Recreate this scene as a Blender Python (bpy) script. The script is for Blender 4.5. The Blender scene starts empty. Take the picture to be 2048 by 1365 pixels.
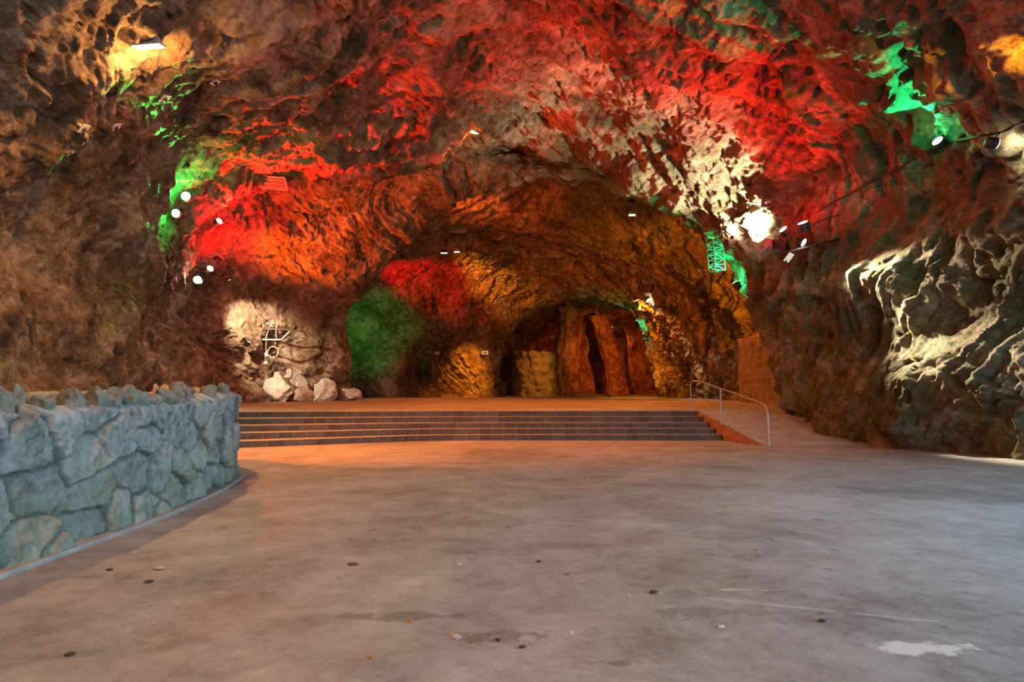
import bpy, bmesh, math, random
import numpy as np
from mathutils import Vector, Matrix, Quaternion
from mathutils.bvhtree import BVHTree

random.seed(7)
PI = math.pi
scn = bpy.context.scene
col = scn.collection

# ------------------------------------------------------------------ camera
F_PX = 1365.333
HORIZON = 775.0
EYE = Vector((0.0, 0.0, 1.55))
PITCH = math.atan((HORIZON - 682.5) / F_PX)
cam_d = bpy.data.cameras.new('camera'); cam = bpy.data.objects.new('camera', cam_d)
col.objects.link(cam)
cam_d.sensor_width = 36; cam_d.lens = 24; cam_d.clip_end = 400
cam.location = EYE
cam.rotation_euler = (PI / 2 + PITCH, 0, 0)
scn.camera = cam
scn.view_settings.view_transform = 'Standard'
scn.view_settings.look = 'None'
scn.view_settings.exposure = 0.0
scn.view_settings.gamma = 1.0
scn.cycles.max_bounces = 5
scn.cycles.diffuse_bounces = 4
scn.cycles.sample_clamp_indirect = 6

# ------------------------------------------------------------------ daylight through the mouth behind the camera
world = bpy.data.worlds.new('world'); scn.world = world; world.use_nodes = True
wn = world.node_tree.nodes['Background']
wn.inputs[0].default_value = (0.42, 0.72, 1.0, 1); wn.inputs[1].default_value = 7.5

def ray(px, py):
    v = Vector(((px - 1024) / F_PX, -(py - 682.5) / F_PX, -1.0))
    return (cam.rotation_euler.to_matrix() @ v)
def W(px, py, Y):
    d = ray(px, py); return EYE + d * (Y / d.y)

# ------------------------------------------------------------------ noise
_r = np.random.RandomState(11)
_perm = _r.permutation(256).astype(np.int32); _perm = np.concatenate([_perm, _perm, _perm])
_g = _r.normal(size=(256, 3)).astype(np.float32); _g /= np.linalg.norm(_g, axis=1)[:, None]
def pn(x, y, z):
    x = np.asarray(x, np.float32); y = np.asarray(y, np.float32); z = np.asarray(z, np.float32)
    x, y, z = np.broadcast_arrays(x, y, z)
    xi = np.floor(x).astype(np.int32); yi = np.floor(y).astype(np.int32); zi = np.floor(z).astype(np.int32)
    xf = x - xi; yf = y - yi; zf = z - zi
    xi &= 255; yi &= 255; zi &= 255
    u = xf * xf * xf * (xf * (xf * 6 - 15) + 10); v = yf * yf * yf * (yf * (yf * 6 - 15) + 10); w = zf * zf * zf * (zf * (zf * 6 - 15) + 10)
    def gr(ix, iy, iz):
        h = _perm[_perm[_perm[(xi + ix) & 255] + ((yi + iy) & 255)] + ((zi + iz) & 255)]
        g = _g[h]
        return g[..., 0] * (xf - ix) + g[..., 1] * (yf - iy) + g[..., 2] * (zf - iz)
    a = gr(0, 0, 0) * (1 - u) + gr(1, 0, 0) * u
    b = gr(0, 1, 0) * (1 - u) + gr(1, 1, 0) * u
    c = gr(0, 0, 1) * (1 - u) + gr(1, 0, 1) * u
    d = gr(0, 1, 1) * (1 - u) + gr(1, 1, 1) * u
    return ((a * (1 - v) + b * v) * (1 - w) + (c * (1 - v) + d * v) * w) * 1.5
def fbm(x, y, z, o=4, gain=.5):
    s = 0; a = 1
    for k in range(o):
        s = s + a * pn(x * 2 ** k + 17 * k, y * 2 ** k, z * 2 ** k - 9 * k); a *= gain
    return s
def ridge(x, y, z, o=3, gain=.5):
    s = 0; a = 1
    for k in range(o):
        s = s + a * (1 - 2 * np.abs(pn(x * 2 ** k + 31 * k, y * 2 ** k + 5, z * 2 ** k))); a *= gain
    return s

# ------------------------------------------------------------------ object helpers
def tag(o, label=None, cat=None, group=None, kind=None):
    if label: o['label'] = label
    if cat: o['category'] = cat
    if group: o['group'] = group
    if kind: o['kind'] = kind
    return o
def empty(name, loc, label=None, cat=None, group=None):
    o = bpy.data.objects.new(name, None); o.location = loc; o.empty_display_size = .1
    col.objects.link(o); return tag(o, label, cat, group)
def from_pydata(name, vs, fs, mat, parent=None, smooth=False):
    me = bpy.data.meshes.new(name); me.from_pydata([tuple(v) for v in vs], [], fs); me.update()
    if mat: me.materials.append(mat)
    if smooth: me.shade_smooth()
    o = bpy.data.objects.new(name, me); col.objects.link(o)
    if parent: o.parent = parent
    return o
def grid_faces(nv, nu, wrap=False):
    idx = np.arange(nv * nu).reshape(nv, nu)
    if wrap: idx = np.concatenate([idx, idx[:, :1]], axis=1)
    a = idx[:-1, :-1]; b = idx[:-1, 1:]; c = idx[1:, 1:]; d = idx[1:, :-1]
    return np.stack([a, b, c, d], -1).reshape(-1, 4)
def np_mesh(name, V, Fq, mat, parent=None, normals=None, smooth=True):
    me = bpy.data.meshes.new(name)
    me.vertices.add(len(V)); me.vertices.foreach_set('co', np.ascontiguousarray(V, dtype=np.float32).ravel())
    n = len(Fq)
    me.loops.add(n * 4); me.loops.foreach_set('vertex_index', np.ascontiguousarray(Fq, dtype=np.int32).ravel())
    me.polygons.add(n); me.polygons.foreach_set('loop_start', np.arange(0, n * 4, 4, dtype=np.int32))
    me.update(calc_edges=True)
    if smooth: me.shade_smooth()
    if normals is not None: me.normals_split_custom_set_from_vertices(normals)
    me.materials.append(mat)
    o = bpy.data.objects.new(name, me); col.objects.link(o)
    if parent: o.parent = parent
    return o
def grid_normals(P):
    du = np.gradient(P, axis=1); dv = np.gradient(P, axis=0)
    n = np.cross(du, dv); l = np.linalg.norm(n, axis=-1, keepdims=True); l[l < 1e-9] = 1
    return n / l

class MB:
    """collects shapes into one mesh"""
    def __init__(s): s.v = []; s.f = []
    def add(s, vs, fs, M=None):
        b = len(s.v)
        for v in vs:
            v = Vector(v); s.v.append(M @ v if M else v)
        s.f += [tuple(i + b for i in f) for f in fs]; return s
    def box(s, c, d, M=None, bev=0.0):
        bm = bmesh.new(); bmesh.ops.create_cube(bm, size=1)
        for v in bm.verts: v.co = Vector((v.co.x * d[0], v.co.y * d[1], v.co.z * d[2]))
        if bev: bmesh.ops.bevel(bm, geom=bm.edges[:], offset=bev, segments=2, affect='EDGES', profile=.5)
        bm.verts.ensure_lookup_table()
        for v in bm.verts: v.co += Vector(c)
        s.add([v.co.copy() for v in bm.verts], [[v.index for v in f.verts] for f in bm.faces], M); bm.free(); return s
    def lathe(s, prof, n=20, M=None, cap=True):
        vs = []; fs = []
        for r, z in prof:
            for k in range(n): vs.append((r * math.cos(2 * PI * k / n), r * math.sin(2 * PI * k / n), z))
        for i in range(len(prof) - 1):
            for k in range(n):
                fs.append((i * n + k, i * n + (k + 1) % n, (i + 1) * n + (k + 1) % n, (i + 1) * n + k))
        if cap: fs.append(tuple(reversed(range(n)))); fs.append(tuple((len(prof) - 1) * n + k for k in range(n)))
        return s.add(vs, fs, M)
    def tube(s, pts, r, n=10, closed=False):
        pts = [Vector(p) for p in pts]; vs = []; fs = []; up = None
        for i, p in enumerate(pts):
            a = pts[max(0, i - 1)]; b = pts[min(len(pts) - 1, i + 1)]
            t = (b - a).normalized()
            if up is None: up = t.orthogonal().normalized()
            up = (up - t * up.dot(t)).normalized(); q = t.cross(up)
            for k in range(n):
                an = 2 * PI * k / n; vs.append(p + (up * math.cos(an) + q * math.sin(an)) * r)
        for i in range(len(pts) - 1):
            for k in range(n):
                fs.append((i * n + k, i * n + (k + 1) % n, (i + 1) * n + (k + 1) % n, (i + 1) * n + k))
        fs.append(tuple(reversed(range(n)))); fs.append(tuple((len(pts) - 1) * n + k for k in range(n)))
        return s.add(vs, fs)
    def build(s, name, mat, parent=None, smooth=False):
        o = from_pydata(name, s.v, s.f, mat, parent, smooth)
        if smooth: o.data.set_sharp_from_angle(angle=math.radians(35))
        return o
def smooth_path(pts, n=8):
    pts = [Vector(p) for p in pts]; out = []
    for i in range(len(pts) - 1):
        p0 = pts[max(0, i - 1)]; p1 = pts[i]; p2 = pts[i + 1]; p3 = pts[min(len(pts) - 1, i + 2)]
        for k in range(n):
            t = k / n
            out.append(.5 * ((2 * p1) + (p2 - p0) * t + (2 * p0 - 5 * p1 + 4 * p2 - p3) * t * t + (3 * p1 - p0 - 3 * p2 + p3) * t ** 3))
    out.append(pts[-1]); return out

# ------------------------------------------------------------------ materials
def new_mat(name):
    m = bpy.data.materials.new(name); m.use_nodes = True
    nt = m.node_tree; b = nt.nodes['Principled BSDF']; return m, nt, b
def N(nt, t, **kw):
    n = nt.nodes.new(t)
    for k, v in kw.items():
        if k.startswith('i_'): n.inputs[k[2:].replace('_', ' ')].default_value = v
        else: setattr(n, k, v)
    return n
def ramp(nt, src, stops):
    r = nt.nodes.new('ShaderNodeValToRGB'); e = r.color_ramp.elements
    while len(e) > 1: e.remove(e[-1])
    e[0].position = stops[0][0]; e[0].color = stops[0][1]
    for p, c in stops[1:]:
        x = e.new(p); x.color = c
    nt.links.new(src, r.inputs[0]); return r
def c4(r, g, b): return (r, g, b, 1)
def mixc(nt, f, a, b, mode='MIX'):
    m = nt.nodes.new('ShaderNodeMix'); m.data_type = 'RGBA'; m.blend_type = mode
    for s, v in ((0, f), (6, a), (7, b)):
        if isinstance(v, (int, float)): m.inputs[s].default_value = v
        elif isinstance(v, tuple): m.inputs[s].default_value = v
        else: nt.links.new(v, m.inputs[s])
    return m.outputs[2]
def math_(nt, op, a, b=None, clamp=False):
    m = nt.nodes.new('ShaderNodeMath'); m.operation = op; m.use_clamp = clamp
    for s, v in ((0, a), (1, b)):
        if v is None: continue
        if isinstance(v, (int, float)): m.inputs[s].default_value = v
        else: nt.links.new(v, m.inputs[s])
    return m.outputs[0]
def noise(nt, vec, scale, detail=6, rough=.6, dist=0.0):
    n = N(nt, 'ShaderNodeTexNoise'); n.inputs['Scale'].default_value = scale; n.inputs['Detail'].default_value = detail
    n.inputs['Roughness'].default_value = rough; n.inputs['Distortion'].default_value = dist
    nt.links.new(vec, n.inputs['Vector']); return n.outputs['Fac']

def rock_mat(name, dark, mid, pale, moss=0.0, mosscol=(.10, .13, .05), scale=1.0, bump=1.0):
    m, nt, b = new_mat(name); L = nt.links.new
    tc = N(nt, 'ShaderNodeTexCoord').outputs['Object']
    n1 = noise(nt, tc, .55 * scale, 9, .62, .4)
    n2 = noise(nt, tc, 3.2 * scale, 8, .65, .2)
    n3 = noise(nt, tc, 14 * scale, 6, .7)
    s = math_(nt, 'ADD', math_(nt, 'MULTIPLY', n1, .45), math_(nt, 'ADD', math_(nt, 'MULTIPLY', n2, .35), math_(nt, 'MULTIPLY', n3, .2)))
    r = ramp(nt, s, [(.40, c4(*dark)), (.49, c4(*mid)), (.59, c4(*pale))])
    colr = r.outputs[0]
    # iron-brown patches
    n4 = noise(nt, tc, .9 * scale, 5, .6, 1.0)
    colr = mixc(nt, math_(nt, 'MULTIPLY', ramp(nt, n4, [(.52, c4(0, 0, 0)), (.64, c4(1, 1, 1))]).outputs[0], .5), colr, c4(.20, .10, .045))
    if moss:
        n5 = noise(nt, tc, 1.3 * scale, 8, .7, .5)
        mk = ramp(nt, n5, [(.42, c4(0, 0, 0)), (.6, c4(1, 1, 1))]).outputs[0]
        colr = mixc(nt, math_(nt, 'MULTIPLY', mk, moss), colr, c4(*mosscol))
    L(colr, b.inputs['Base Color'])
    b.inputs['Roughness'].default_value = .72
    b.inputs['Specular IOR Level'].default_value = .35
    bp = N(nt, 'ShaderNodeBump'); bp.inputs['Strength'].default_value = .9; bp.inputs['Distance'].default_value = .16 * bump
    h = math_(nt, 'ADD', noise(nt, tc, 4.5 * scale, 12, .74, 0), math_(nt, 'MULTIPLY', noise(nt, tc, 22 * scale, 6, .7), .25))
    L(h, bp.inputs['Height'])
    L(bp.outputs[0], b.inputs['Normal'])
    return m
M = {}
M['rock'] = rock_mat('cave rock', (.035, .020, .011), (.19, .115, .06), (.48, .35, .23))
M['rock_r'] = rock_mat('mossy cave rock', (.03, .023, .014), (.16, .12, .075), (.47, .41, .27), moss=.6, mosscol=(.12, .14, .06))
M['boulder'] = rock_mat('boulder stone', (.2, .17, .14), (.4, .35, .28), (.55, .5, .42), bump=.5)

def simple(name, colr, rough=.5, metal=0.0, ns=None, amt=.3):
    m, nt, b = new_mat(name)
    b.inputs['Roughness'].default_value = rough; b.inputs['Metallic'].default_value = metal
    tc = N(nt, 'ShaderNodeTexCoord').outputs['Object']
    n = noise(nt, tc, ns or 12, 5, .6)
    dk = tuple(c * (1 - amt) for c in colr)
    nt.links.new(ramp(nt, n, [(.35, c4(*dk)), (.65, c4(*colr))]).outputs[0], b.inputs['Base Color'])
    return m
M['metal'] = simple('galvanised steel', (.42, .46, .48), .38, .7)
M['housing'] = simple('black lamp housing', (.03, .03, .032), .5)
M['grey'] = simple('grey painted metal', (.45, .43, .38), .5)
M['plate'] = simple('pale anchor plate', (.62, .58, .5), .6)
M['darkplate'] = simple('rusty dark plate', (.055, .035, .025), .8)
M['cable'] = simple('black cable', (.02, .018, .016), .7)
M['rust'] = simple('rusty iron', (.16, .09, .05), .8, .2)
def emis(name, colr, s):
    m, nt, b = new_mat(name)
    b.inputs['Base Color'].default_value = c4(.02, .02, .02)
    b.inputs['Emission Color'].default_value = c4(*colr); b.inputs['Emission Strength'].default_value = s
    tc = N(nt, 'ShaderNodeTexCoord').outputs['Object']
    return m

# concrete floor
def floor_mat():
    m, nt, b = new_mat('worn concrete'); L = nt.links.new
    tc = N(nt, 'ShaderNodeTexCoord').outputs['Object']
    n1 = noise(nt, tc, .35, 7, .6, .6); n2 = noise(nt, tc, 1.8, 8, .65, .4); n3 = noise(nt, tc, 40, 4, .7); n9 = noise(nt, tc, 8, 8, .7, .3)
    s = math_(nt, 'ADD', math_(nt, 'MULTIPLY', n1, .36), math_(nt, 'ADD', math_(nt, 'ADD', math_(nt, 'MULTIPLY', n9, .22), math_(nt, 'MULTIPLY', n2, .28)), math_(nt, 'MULTIPLY', n3, .14)))
    c = ramp(nt, s, [(.42, c4(.17, .155, .14)), (.5, c4(.27, .255, .235)), (.58, c4(.36, .345, .32))]).outputs[0]
    # dark drips and spots
    sp = noise(nt, tc, 5.5, 3, .5, .3)
    spm = noise(nt, tc, .5, 3, .5)
    k = math_(nt, 'MULTIPLY', ramp(nt, sp, [(.64, c4(0, 0, 0)), (.70, c4(1, 1, 1))]).outputs[0], ramp(nt, spm, [(.5, c4(0, 0, 0)), (.6, c4(1, 1, 1))]).outputs[0])
    c = mixc(nt, math_(nt, 'MULTIPLY', k, .6), c, c4(.07, .045, .035))
    # grit
    vo = N(nt, 'ShaderNodeTexVoronoi'); vo.inputs['Scale'].default_value = 3.2; L(tc, vo.inputs['Vector'])
    k2 = ramp(nt, vo.outputs['Distance'], [(.012, c4(1, 1, 1)), (.03, c4(0, 0, 0))]).outputs[0]
    c = mixc(nt, math_(nt, 'MULTIPLY', k2, .6), c, c4(.55, .5, .42))
    # a few stains of their own
    sepx = N(nt, 'ShaderNodeSeparateXYZ'); L(tc, sepx.inputs[0])
    wob = noise(nt, tc, 5.0, 8, .7)
    def stain(c, x, y, rx, ry, colr, amt, rot=0.0):
        dx = math_(nt, 'SUBTRACT', sepx.outputs[0], x); dy = math_(nt, 'SUBTRACT', sepx.outputs[1], y)
        if rot:
            ca, sa = math.cos(rot), math.sin(rot)
            dx, dy = (math_(nt, 'ADD', math_(nt, 'MULTIPLY', dx, ca), math_(nt, 'MULTIPLY', dy, sa)),
                      math_(nt, 'SUBTRACT', math_(nt, 'MULTIPLY', dy, ca), math_(nt, 'MULTIPLY', dx, sa)))
        ex = math_(nt, 'DIVIDE', dx, rx); ey = math_(nt, 'DIVIDE', dy, ry)
        q = math_(nt, 'ADD', math_(nt, 'MULTIPLY', ex, ex), math_(nt, 'MULTIPLY', ey, ey))
        q = math_(nt, 'ADD', q, math_(nt, 'MULTIPLY', math_(nt, 'SUBTRACT', wob, .5), 7.0))
        k = ramp(nt, q, [(.3, c4(1, 1, 1)), (1.0, c4(0, 0, 0))]).outputs[0]
        return mixc(nt, math_(nt, 'MULTIPLY', k, amt), c, c4(*colr))
    for args in [(2.45, 4.18, .34, .11, (.62, .6, .55), .75), (1.78, 5.35, .25, .03, (.55, .52, .46), .6),
                 (2.1, 4.9, 1.0, .02, (.45, .44, .4), .5, -.35),
                 (-.05, 4.35, .32, .16, (.11, .07, .05), .55), (-.75, 4.75, .5, .1, (.10, .07, .05), .5),
                 (1.2, 4.8, .3, .14, (.12, .11, .10), .5), (-.75, 5.55, .2, .09, (.45, .4, .33), .55),
                 (.5, 3.95, .2, .05, (.1, .08, .06), .5), (2.0, 4.65, .35, .1, (.16, .15, .14), .5)]:
        c = stain(c, *args)
    L(c, b.inputs['Base Color'])
    rr = ramp(nt, noise(nt, tc, 1.1, 7, .65, .5), [(.38, c4(.50, .50, .50)), (.62, c4(.8, .8, .8))]).outputs[0]
    L(rr, b.inputs['Roughness']); b.inputs['Specular IOR Level'].default_value = .3
    bp = N(nt, 'ShaderNodeBump'); bp.inputs['Strength'].default_value = .5; bp.inputs['Distance'].default_value = .012
    L(math_(nt, 'ADD', noise(nt, tc, 9, 8, .65), math_(nt, 'MULTIPLY', n3, .5)), bp.inputs['Height']); L(bp.outputs[0], b.inputs['Normal'])
    return m
M['floor'] = floor_mat()
M['concrete'] = simple('plain concrete', (.36, .34, .31), .8, 0, 3, .35)

def masonry_mat(name, c1, c2, mortar, bw, rh, mort=.02, vec='xz', bump=.03):
    m, nt, b = new_mat(name); L = nt.links.new
    tc = N(nt, 'ShaderNodeTexCoord').outputs['UV' if vec == 'uv' else 'Object']
    s = N(nt, 'ShaderNodeSeparateXYZ'); L(tc, s.inputs[0])
    cb = N(nt, 'ShaderNodeCombineXYZ')
    if vec == 'xz': L(s.outputs[0], cb.inputs[0]); L(s.outputs[2], cb.inputs[1])
    else: L(s.outputs[1], cb.inputs[0]); L(s.outputs[2], cb.inputs[1])
    nz = N(nt, 'ShaderNodeTexNoise'); nz.inputs['Scale'].default_value = 1.6; nz.inputs['Detail'].default_value = 4; L(tc, nz.inputs['Vector'])
    vm = N(nt, 'ShaderNodeVectorMath', operation='MULTIPLY_ADD'); L(nz.outputs['Color'], vm.inputs[0]); vm.inputs[1].default_value = (.12, .05, 0) if bw < 1 else (.1, .1, 0); L(cb.outputs[0], vm.inputs[2])
    br = N(nt, 'ShaderNodeTexBrick'); L(vm.outputs[0], br.inputs['Vector'])
    br.inputs['Scale'].default_value = 1; br.inputs['Brick Width'].default_value = bw; br.inputs['Row Height'].default_value = rh
    br.inputs['Mortar Size'].default_value = mort; br.inputs['Mortar Smooth'].default_value = .3
    br.inputs['Color1'].default_value = c4(*c1); br.inputs['Color2'].default_value = c4(*c2); br.inputs['Mortar'].default_value = c4(*mortar)
    n = noise(nt, tc, 7, 7, .65)
    c = mixc(nt, .75, br.outputs['Color'], ramp(nt, n, [(.3, c4(.35, .33, .32)), (.7, c4(1, 1, 1))]).outputs[0], 'MULTIPLY')
    L(c, b.inputs['Base Color']); b.inputs['Roughness'].default_value = .8
    bp = N(nt, 'ShaderNodeBump'); bp.inputs['Strength'].default_value = .9; bp.inputs['Distance'].default_value = bump
    L(math_(nt, 'SUBTRACT', math_(nt, 'MULTIPLY', n, .8), br.outputs['Fac']), bp.inputs['Height']); L(bp.outputs[0], b.inputs['Normal'])
    return m
M['slate'] = masonry_mat('slate brick riser', (.045, .05, .05), (.085, .09, .09), (.16, .16, .155), .36, .48, .010)
M['redbrick'] = masonry_mat('reddish brick', (.32, .15, .10), (.24, .11, .08), (.30, .2, .15), .24, .08, .008, 'yz', .01)
M['masonry'] = masonry_mat('rubble masonry', (.30, .22, .15), (.2, .14, .10), (.33, .27, .2), .55, .34, .03, 'yz', .12)
M['masonry_x'] = masonry_mat('rubble masonry across', (.36, .28, .19), (.26, .2, .14), (.4, .33, .25), .75, .5, .02, 'xz', .12)

# ------------------------------------------------------------------ the cave shell
def WP(*pts): return [tuple(W(*p)) for p in pts]
def ring(Y, xz): return [(x, Y, z) for x, z in xz]
P0 = ring(-7, [(-12.5, -.5), (-13.2, 1.7), (-13.6, 3.4), (-13.4, 5.1), (-12.6, 6.8), (-11, 8.5), (-8.6, 10), (-5.6, 11.2), (-2.4, 12), (1, 12.2), (4.4, 11.9), (7.5, 11), (10.3, 9.5), (12.4, 7.5), (13.6, 5), (14, 2.2), (13.4, -.5)])
P1 = ring(4, [(-11.6, -.5), (-12.2, 1.6), (-12.5, 3.2), (-12.3, 4.8), (-11.5, 6.4), (-10, 8), (-7.8, 9.4), (-5, 10.5), (-2, 11.1), (1, 11.3), (4.2, 11), (7.1, 10.1), (9.7, 8.8), (11.8, 7), (13, 4.6), (13.2, 2.1), (12.7, -.5)])
P2 = ring(13, [(-11.2, -.4), (-11.7, 1.6), (-11.9, 3.2), (-11.7, 4.8), (-11, 6.4), (-9.6, 7.9), (-7.5, 9.3), (-4.9, 10.5), (-2, 11.2), (.8, 11.5), (3.8, 11.2), (6.6, 10.2), (9, 8.7), (10.8, 6.8), (11.9, 4.5), (12.1, 2.1), (11.7, -.4)])
P3 = [(-11.7, 20, -.3), (-12.2, 20, 1.7), (-12.3, 20, 3.3), (-12.2, 20, 4.9), (-11.6, 20, 6.6), (-10.4, 19.7, 8.2), (-8.2, 19.5, 9.6), (-5.4, 19.5, 10.8), (-2.6, 19.5, 11.6), (.2, 19.5, 12), (3.2, 19.2, 11.6), (5.8, 18.8, 10.6), (8, 18.5, 9.2), (9.7, 18.2, 7.3), (10.6, 18, 5), (10.5, 17.8, 2.5), (9.95, 17.6, -.4)]
P4 = [(-12.9, 29.5, .2)] + WP((413, 752, 28.5), (370, 670, 27.5), (360, 590, 26.5), (383, 505, 26), (408, 448, 25.5), (520, 352, 25), (680, 330, 25.5), (830, 316, 26.5), (935, 264, 27), (1050, 268, 27), (1180, 312, 25.8), (1310, 368, 24.6), (1425, 438, 23.4), (1500, 535, 22.4), (1545, 665, 21.6)) + [(9.1, 20.7, -.3)]
P5 = [(-13.9, 31, .2)] + WP((390, 752, 30.5), (335, 670, 29.5), (320, 590, 28.8), (345, 500, 28.2), (412, 440, 26.9), (535, 352, 27), (692, 326, 27.4), (833, 305, 28.4), (930, 245, 29.3), (1050, 250, 29), (1180, 290, 27.5), (1308, 355, 26), (1425, 432, 24.4), (1503, 535, 23.2), (1552, 665, 22.3)) + [(9.35, 21.6, -.3)]
P6 = [(-12.0, 35, .4)] + WP((535, 745, 34.5), (530, 680, 34), (520, 610, 33.5), (530, 545, 33), (570, 480, 32.5), (650, 425, 32), (745, 385, 31.8), (850, 350, 31), (965, 325, 30.2), (1065, 318, 29.4), (1180, 335, 28), (1295, 378, 26.6), (1418, 447, 24.9), (1500, 548, 23.7), (1552, 680, 22.8)) + [(9.5, 22.2, -.2)]
P7 = [(-9.05, 40.5, .4)] + WP((702, 765, 40), (690, 700, 39), (690, 640, 38), (705, 598, 37), (745, 548, 36), (800, 492, 35), (865, 432, 34), (930, 390, 32.5), (1010, 358, 31.2), (1085, 348, 30), (1180, 354, 28.6), (1290, 388, 27.2), (1412, 456, 25.6), (1495, 558, 24.2), (1545, 690, 23.2)) + [(9.5, 23, -.2)]
P8 = [(-13.5, 44.5, .4), (-14.3, 44, 2), (-14.6, 43.5, 3.6), (-14.5, 43, 5.2), (-13.8, 42, 7), (-12.2, 41, 8.7), (-9.6, 39.5, 10), (-6.6, 38, 10.9), (-3.6, 36.5, 11.6), (-.8, 35, 12.2), (2, 34, 12.2), (4.6, 32.5, 11.7), (7.2, 31, 10.8), (9.6, 29.5, 9.2), (11.3, 28.2, 6.9), (12.2, 27.2, 4), (12.2, 27, .2)]
P9 = [(-13.6, 50.5, .5), (-14.2, 50, 2), (-14.2, 50, 3.6), (-13.8, 49.5, 5.2), (-12.9, 48.8, 6.8), (-11.2, 47.8, 8.2), (-8.9, 46.8, 9.3), (-6.2, 45.8, 10.1), (-3.4, 45, 10.7), (-.6, 44, 11), (2.2, 43, 11), (5, 42.2, 10.7), (7.7, 41.5, 10), (10, 40.8, 8.8), (11.8, 40.2, 6.8), (12.6, 40, 4), (12.4, 40, .5)]
P10 = [(-6.3, 51.8, .5)] + WP((858, 755, 51.8), (852, 715, 51.6), (852, 675, 51.4), (860, 640, 51), (878, 605, 50.6), (908, 572, 50), (950, 548, 49.6), (1000, 532, 49), (1060, 524, 48.5), (1120, 524, 48.3), (1190, 538, 48.3), (1252, 566, 48.5), (1303, 608, 48.8), (1338, 665, 49), (1358, 730, 49.2)) + [(12.2, 49.5, .5)]
P11 = [(-.6, 54, .5)] + WP((1003, 765, 54), (1001, 730, 54), (1004, 695, 54), (1013, 665, 54), (1030, 641, 54), (1053, 621, 53.8), (1080, 607, 53.5), (1112, 597, 53.2), (1150, 591, 53), (1190, 592, 53), (1228, 600, 53.2), (1261, 617, 53.6), (1283, 645, 54), (1297, 690, 54.4), (1308, 735, 54.8)) + [(12.0, 55, .5)]
P12 = [(-4, 60, .4), (-4.6, 60, 1.8), (-4.8, 60, 3.2), (-4.6, 60, 4.6), (-3.8, 60, 6), (-2.6, 60, 7.2), (-1, 60, 8.2), (1, 60, 8.9), (3.2, 60, 9.3), (5.5, 60, 9.4), (8, 60, 9.2), (10.3, 60, 8.7), (12.5, 60, 7.8), (14.2, 60, 6.4), (15.2, 60, 4.6), (15.5, 60, 2.6), (15.2, 60, .4)]
P13 = [(0.5, 72, .4), (0, 72, 1.6), (0, 72, 2.8), (.2, 72, 4), (.8, 72, 5.2), (1.8, 72, 6.2), (3.2, 72, 7), (4.8, 72, 7.5), (6.5, 72, 7.7), (8.3, 72, 7.8), (10, 72, 7.7), (11.7, 72, 7.3), (13.2, 72, 6.6), (14.4, 72, 5.6), (15.2, 72, 4.2), (15.6, 72, 2.6), (15.4, 72, .4)]
P14 = [(8 + (x - 8) * .02, 77, .3 + (z - .4) * .02) for x, y, z in P13]
PR = np.array([P0, P1, P2, P3, P4, P5, P6, P7, P8, P9, P10, P11, P12, P13, P14])
NS = [20, 60, 130, 190, 60, 110, 130, 70, 110, 90, 90, 40, 60, 30]
NU = 1000
def cr(P, t):
    i = np.clip(np.floor(t).astype(int), 0, len(P) - 2); f = (t - i)
    p1 = P[i]; p2 = P[i + 1]; p0 = P[np.maximum(i - 1, 0)]; p3 = P[np.minimum(i + 2, len(P) - 1)]
    f = f.reshape((-1,) + (1,) * (P.ndim - 1)); T = .42
    m1 = (p2 - p0) * T; m2 = (p3 - p1) * T
    return (2 * f ** 3 - 3 * f ** 2 + 1) * p1 + (f ** 3 - 2 * f ** 2 + f) * m1 + (-2 * f ** 3 + 3 * f ** 2) * p2 + (f ** 3 - f ** 2) * m2
tv = np.concatenate([k + np.arange(n) / n for k, n in enumerate(NS)] + [[len(NS)]])
rows = cr(PR, tv)                                  # nv,17,3
cu = cr(rows.transpose(1, 0, 2), np.linspace(0, 16, 16 * 24 + 1))   # nu',nv,3
cu = cu.transpose(1, 0, 2)
NV = len(tv)
B = np.empty((NV, NU, 3)); AU = np.empty((NV, NU))
for i in range(NV):
    d = np.r_[0, np.cumsum(np.linalg.norm(np.diff(cu[i], axis=0), axis=1))]
    s = np.linspace(0, d[-1], NU); AU[i] = s - d[-1] / 2
    for k in range(3): B[i, :, k] = np.interp(s, d, cu[i][:, k])
BV = np.cumsum(np.r_[0, np.linalg.norm(np.diff(B[:, NU // 2], axis=0), axis=1)])[:, None] * np.ones((1, NU))
Nb = grid_normals(B)
# make the normals point into the hall
cx = (EYE.x - B[..., 0]) * Nb[..., 0] + (EYE.z + 3 - B[..., 2]) * Nb[..., 2]
if np.mean(cx[:NV // 3]) < 0: Nb = -Nb; FLIP = True
else: FLIP = False
def bvh_of(P, st=1):
    Q = P[::st, ::st]; f = grid_faces(Q.shape[0], Q.shape[1])
    return BVHTree.FromPolygons([tuple(v) for v in Q.reshape(-1, 3).tolist()], f.tolist())
bvh0 = bvh_of(B, 6)
def hit0(px, py):
    d = ray(px, py).normalized(); h = bvh0.ray_cast(EYE, d); return h[0]
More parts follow.
